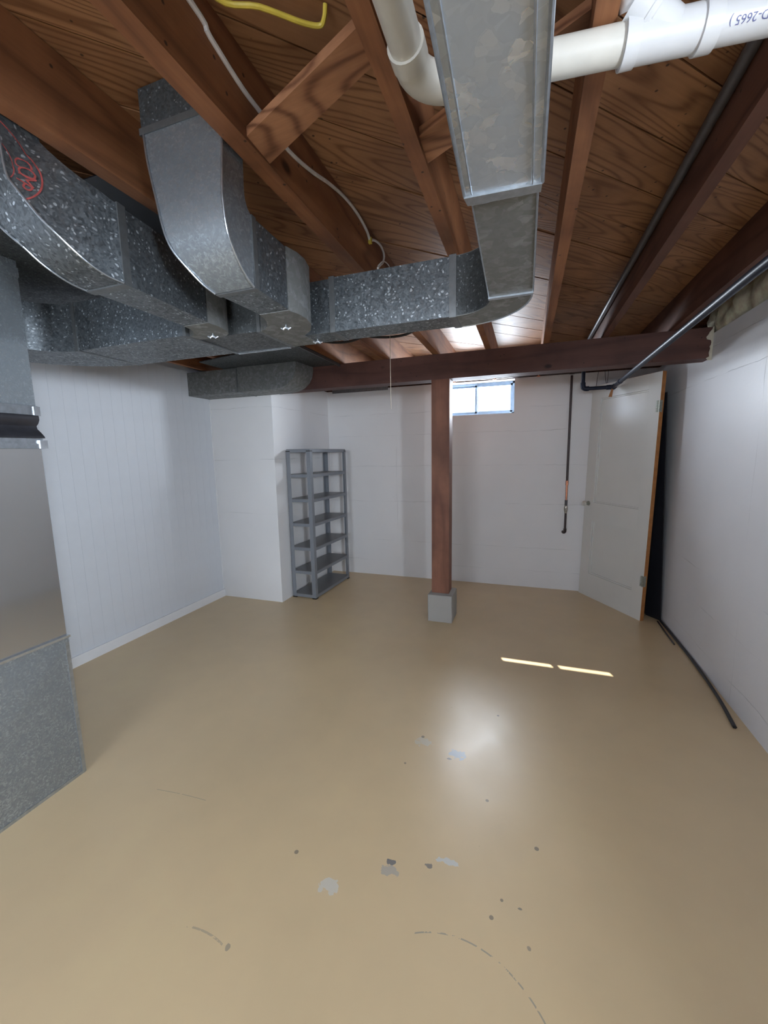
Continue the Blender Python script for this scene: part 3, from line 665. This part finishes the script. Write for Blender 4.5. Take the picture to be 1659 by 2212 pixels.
# ------------------------------------------------------------------ cables on joists
X1 = -.676
wc = empty('white_cable', (X1, 1.4, 2.33), 'flat white electrical cable running along the orange joist', 'cable')
pts = [(X1, -.5, 2.40), (X1, .4, 2.385), (X1, .789, 2.374), (X1, .845, 2.355), (X1, .95, 2.334), (X1, 1.032, 2.331), (X1, 1.152, 2.324), (X1, 1.289, 2.349), (X1, 1.42, 2.385), (X1, 1.56, 2.412), (X1, 1.68, 2.415), (X1, 1.774, 2.400), (X1, 1.81, 2.377)]
link('cable_run', tube(B(), pts, .0058, 8, smooth=5, flat_=1), 'romex', wc, smooth=True)
link('cable_loop', tube(B(), [(X1, 1.81, 2.377), (X1, 1.87, 2.405), (X1, 1.95, 2.419), (X1, 2.00, 2.400), (X1, 1.985, 2.36), (X1 + .005, 1.93, 2.325), (X1 + .01, 1.88, 2.29)], .005, 8, smooth=5), 'romex', wc, smooth=True)
link('cable_tail', tube(B(), [(X1 + .005, 1.90, 2.31), (X1 + .01, 1.96, 2.352), (X1 + .012, 2.04, 2.362), (X1 + .012, 2.09, 2.33), (X1 + .01, 2.10, 2.27)], .0025, 8, smooth=5), 'romex', wc, smooth=True)
tag(link('cable_staple', bx(X1 - .0055, X1 + .008, 1.803, 1.818, 2.365, 2.389), 'yellow'), 'small yellow staple holding the white cable to the joist', 'staple')
tag(link('junction_box', bx(X1 - .0050, X1 + .05, 2.00, 2.09, 2.262, 2.31), 'blue', bevel=.004), 'dark blue electrical box on the orange joist above the crossover duct', 'electrical box')
tag(link('yellow_cable', tube(B(), [(-.645, .40, 2.395), (-.655, .70, 2.40), (-.64, .829, 2.40), (-.567, .874, 2.40), (-.501, .934, 2.402), (-.467, .957, 2.404), (-.452, .952, 2.41), (-.445, .945, 2.4285)], .0052, 8, smooth=5), 'yellow', smooth=True), 'yellow electrical cable under the planks near the brace', 'cable')
tag(link('pull_string', tube(B(), [(-.848, 2.6, 2.2305), (-.848, 2.6, 2.0), (-.847, 2.6, 1.742)], .0016, 6), 'string'), 'thin light pull string hanging in front of the beam', 'string')

for i_, (xa, xb) in enumerate(((.62, .60), (.665, .69), (.70, .695))):
    tag(link('loose_wire', tube(B(), [(xa, 4.40, 2.228), ((xa + xb) / 2, 4.41, 2.12), (xb, 4.40, 2.02 + .02 * i_)], .0022, 6, smooth=4), 'black_cable'), ('thin dark wire hanging above the door, leftmost of three', 'thin dark wire hanging above the door, middle of three', 'thin dark wire hanging above the door, rightmost of three')[i_], 'wire', 'loose wires above the door')
tag(link('trim_6', bx(-2.19, -1.50, 4.485, 4.4995, 2.165, 2.205), 'galv_edge'), 'grey metal flashing along the top of the back wall', kind='structure')

# ------------------------------------------------------------------ door leaning in the corner
BL, BR = Vector((.548, 4.468, 0)), Vector((.941, 3.843, 0))
e1 = (BR - BL).normalized(); nn = Vector((-e1.y, e1.x, 0)); nn = nn if nn.x > 0 else -nn   # towards the right wall
W, Hh, lean = .762, 2.055, .045
e3 = (nn * lean + Vector((0, 0, math.sqrt(Hh * Hh - lean * lean)))).normalized(); e2 = e3.cross(e1).normalized()
if e2.dot(nn) < 0: e2 = -e2
BR = BL + e1 * W
dr = empty('panel_door', (BL + BR) / 2, 'white two-panel wooden door leaning unhung in the corner', 'door')
def dbox(u0, u1, v0, v1, t0, t1, bm=None):
    bm = bm or B()
    P = [BL + e1 * u + e3 * v_ + e2 * t_ for v_ in (v0, v1) for u, t_ in ((u0, t0), (u1, t0), (u1, t1), (u0, t1))]
    return hexa(bm, P)
T = .035
for u0, u1, v0, v1, nm in ((0, .115, 0, Hh, 'stile'), (W - .115, W, 0, Hh, 'stile'), (.1152, W - .1152, 0, .235, 'rail'), (.1152, W - .1152, .765, .945, 'rail'), (.1152, W - .1152, Hh - .125, Hh, 'rail')):
    link(nm, dbox(u0, u1, v0, v1, 0, T), 'door', dr, bevel=.001)
for v0, v1 in ((.2355, .7645), (.9455, Hh - .1255)):
    p = link('door_panel', dbox(.1155, W - .1155, v0, v1, .024, .030), 'door', dr)
    bm = B(); q = .011
    for a in ((.1155, W - .1155, v0, v0 + q), (.1155, W - .1155, v1 - q, v1), (.1155, .1155 + q, v0 + q, v1 - q), (W - .1155 - q, W - .1155, v0 + q, v1 - q)): dbox(*a, .012, .0239, bm)
    link('panel_moulding', bm, 'door', p, bevel=.003)
tag(link('bare_edge', dbox(W, W + .002, 0, Hh, 0, T), 'door_edge', dr), 'bare orange wood edge')
link('bare_edge', dbox(0, W, Hh, Hh + .001, 0, T), 'door_edge', dr)
for v0 in (.30, 1.74):
    h_ = link('hinge', dbox(W - .016, W + .004, v0, v0 + .092, -.006, .022), 'hinge', dr, bevel=.001)
    a_ = BL + e1 * (W - .019) + e3 * (v0 + .002) + e2 * -.006; bm = B()
    for j in range(5):
        s = a_ + e3 * (j * .0182); tube(bm, [s, s + e3 * .015], .0065, 10)
    link('hinge_knuckle', bm, 'hinge', h_)
kb = BL + e1 * .055 + e3 * .93
k_ = link('knob_rosette', tube(B(), [kb - e2 * .001, kb - e2 * .006, kb - e2 * .010, kb - e2 * .034], [.024, .022, .010, .009], 18), 'hinge', dr, smooth=True)
link('door_knob', tube(B(), [kb - e2 * .034, kb - e2 * .042, kb - e2 * .052, kb - e2 * .062, kb - e2 * .068], [.012, .022, .026, .022, .010], 12), 'pvc_old', k_)
kb2 = BL + e1 * .055 + e3 * .93 + e2 * T

# black panel and strips by the right wall
bp = [(1.035, 3.99, 0), (1.118, 3.875, 0), (1.126, 3.885, 0), (1.047, 4.30, 0)]
tp = [(1.000, 4.02, 1.90), (1.052, 3.93, 1.90), (1.060, 3.94, 1.90), (1.02, 4.28, 1.90)]
tag(link('black_board', hexa(B(), [*bp, *tp]), 'black', None), 'tall thin black panel standing between the leaning door and the right wall', 'panel')
tag(link('black_strip', tube(B(), [(1.112, 3.86, .010), (1.116, 3.55, .010), (1.116, 3.2, .010), (1.108, 2.9, .010), (1.092, 2.65, .010), (1.064, 2.415, .010)], .0105, 6, smooth=4, flat_=.85), 'black'), 'long black rubber strip lying on the floor along the right wall', 'strip')
tag(link('black_strip', tube(B(), [(1.088, 3.84, .006), (1.083, 3.6, .006), (1.081, 3.40, .006)], .006, 6, smooth=3), 'black'), 'short thin black strip on the floor beside the longer one', 'strip')

# ------------------------------------------------------------------ shelf unit
SN, SLp, SR = Vector((-1.972, 3.502, 0)), Vector((-2.248, 3.512, 0)), Vector((-1.945, 4.272, 0))
ex = (SLp - SN).normalized(); ey = Vector((-ex.y, ex.x, 0)); ey = ey if ey.y > 0 else -ey
DX, DY, HS = .272, .765, 1.495
sh = empty('shelf_unit', (SN + SLp + SR) / 3, 'grey metal seven-tier shelf unit against the corner block', 'shelf unit')
def sp_(u, v_, z): return SN + ex * u + ey * v_ + Vector((0, 0, z))
def sbox(u0, u1, v0, v1, z0, z1, bm=None):
    bm = bm or B(); return hexa(bm, [sp_(u, v_, z) for z in (z0, z1) for u, v_ in ((u0, v0), (u1, v0), (u1, v1), (u0, v1))])
a_, t_ = .042, .0018
for su in (0, 1):
    for sv in (0, 1):
        bm = B()
        U = (lambda q: q) if su == 0 else (lambda q: DX - q)
        V = (lambda q: q) if sv == 0 else (lambda q: DY - q)
        sbox(min(U(0), U(a_)), max(U(0), U(a_)), min(V(0), V(t_)), max(V(0), V(t_)), .003, HS - .003, bm)
        sbox(min(U(0), U(t_)), max(U(0), U(t_)), min(V(t_), V(a_)), max(V(t_), V(a_)), .003, HS - .003, bm)
        link('upright', bm, 'shelf', sh)
        for z0, z1 in ((0, .012), (HS - .008, HS + .001)):
            link('plastic_cap', sbox(min(U(-.002), U(a_ + .001)), max(U(-.002), U(a_ + .001)), min(V(-.002), V(a_ + .001)), max(V(-.002), V(a_ + .001)), z0, z1), 'cap', sh)
for i in range(7):
    z = .010 + i * .2450
    s_ = link('shelf', sbox(.004, DX - .004, .004, DY - .004, z + .028, z + .0325), 'shelf_board', sh)
    bm = B()
    sbox(.0025, DX - .0025, .0022, .006, z, z + .0278, bm); sbox(.0025, DX - .0025, DY - .006, DY - .0022, z, z + .0278, bm)
    sbox(.0022, .006, .006, DY - .006, z, z + .0278, bm); sbox(DX - .006, DX - .0022, .006, DY - .006, z, z + .0278, bm)
    link('shelf_rim', bm, 'shelf', s_)
    link('shelf_core', sbox(.007, DX - .007, .007, DY - .007, z + .016, z + .0277), 'shelf_under', s_)

# ------------------------------------------------------------------ insulation and broken plaster on the right wall
bm = B(); nx, nz = 90, 10; y0, y1 = 1.0, 3.46; grid = []
for i in range(nx + 1):
    row = []
    for j in range(nz + 1):
        yy = y0 + (y1 - y0) * i / nx; zz = 2.191 + (2.425 - 2.191) * j / nz
        n1 = mnoise.noise(Vector((yy * 9, zz * 12, 1))); n2 = mnoise.noise(Vector((yy * 28, zz * 28, 5)))
        row.append(bm.verts.new((XR + .035 - .035 * math.sin(PI * min(1, j / nz + .15)) + .028 * n1 + .010 * n2, yy, zz)))
    grid.append(row)
for i in range(nx):
    for j in range(nz): bm.faces.new((grid[i][j], grid[i + 1][j], grid[i + 1][j + 1], grid[i][j + 1]))
bmesh.ops.solidify(bm, geom=bm.faces, thickness=-.05)
tag(link('insulation_batt', bm, 'insul', smooth=True), 'pale yellow fibreglass insulation stuffed on top of the right wall', 'insulation')
bm = B()
prof = [(2.022, .020), (2.036, .030), (2.046, .014), (2.07, .018), (2.095, .012), (2.108, .016), (2.12, .010), (2.135, .008), (2.148, .012), (2.156, .034), (2.170, .038), (2.183, .028), (2.198, .022), (2.214, .010), (2.232, .004)]
a = [bm.verts.new((XR - d, 3.3405, z)) for z, d in prof]; b = [bm.verts.new((XR + .0, 3.3405, z)) for z, d in prof]
for i in range(len(prof) - 1): bm.faces.new((a[i], a[i + 1], b[i + 1], b[i]))
r_ = bmesh.ops.extrude_face_region(bm, geom=bm.faces[:]); bmesh.ops.translate(bm, verts=[v_ for v_ in r_['geom'] if isinstance(v_, bmesh.types.BMVert)], vec=(0, .004, 0))
tag(link('plaster_patch', bm, 'plaster'), 'ragged plaster edge around the beam pocket in the right wall', 'plaster')

# ------------------------------------------------------------------ red ink stamp on the stamped duct
def surf(px, py):
    """point on the elbow's right cheek nearest to a given (y,z)"""
    return None
from mathutils.bvhtree import BVHTree
elb = [o for o in ab.children if o.name.startswith('elbow')][0]
offs = world(elb)
bvh = BVHTree.FromPolygons([v_.co + offs for v_ in elb.data.vertices], [p.vertices[:] for p in elb.data.polygons])
cc_ = Vector((-1.10, .745, 2.115))
def onduct(y_, z_):
    h = bvh.ray_cast(Vector((-.6, y_, z_)), Vector((-1, 0, 0)))
    return h[0] + Vector((.0012, 0, 0)) if h[0] is not None else None
bm = B()
def stroke(path, wd):
    pr = None
    for (y_, z_), (ya, za) in zip(path, path[1:]):
        d2 = Vector((ya - y_, za - z_)); 
        if d2.length < 1e-6: continue
        nrm = Vector((-d2.y, d2.x)).normalized() * wd
        q = [onduct(y_ + nrm.x, z_ + nrm.y), onduct(y_ - nrm.x, z_ - nrm.y), onduct(ya - nrm.x, za - nrm.y), onduct(ya + nrm.x, za + nrm.y)]
        if all(k is not None for k in q): bm.faces.new([bm.verts.new(k) for k in q])
SC = (.668, 2.135)
for R_, a0_, a1_, wd in ((.092, -80, 70, .0016), (.050, -80, 70, .0010)):
    stroke([(SC[0] + R_ * math.cos(math.radians(a)), SC[1] + R_ * math.sin(math.radians(a))) for a in range(a0_, a1_ + 1, 4)], wd)
def letter(body, ang, rad, size):
    tb = text_mesh(body, size); ca = math.radians(ang)
    for f in tb.faces:
        q = []
        for v_ in f.verts:
            u, h = v_.co.x - size * .3, v_.co.y
            rr = rad + h; aa = ca - u / (rad + size * .4)
            p = onduct(SC[0] + rr * math.cos(aa), SC[1] + rr * math.sin(aa))
            if p is None: break
            q.append(p)
        if len(q) == len(f.verts) and len(q) > 2:
            try: bm.faces.new([bm.verts.new(k) for k in q])
            except Exception: pass
    tb.free()
for ch, an in zip('COMP', (14, -3, -20, -37)): letter(ch, an, .056, .040)
if len(bm.faces): tag(link('ink_stamp', bm, 'red_ink', ab), 'red round ink stamp')
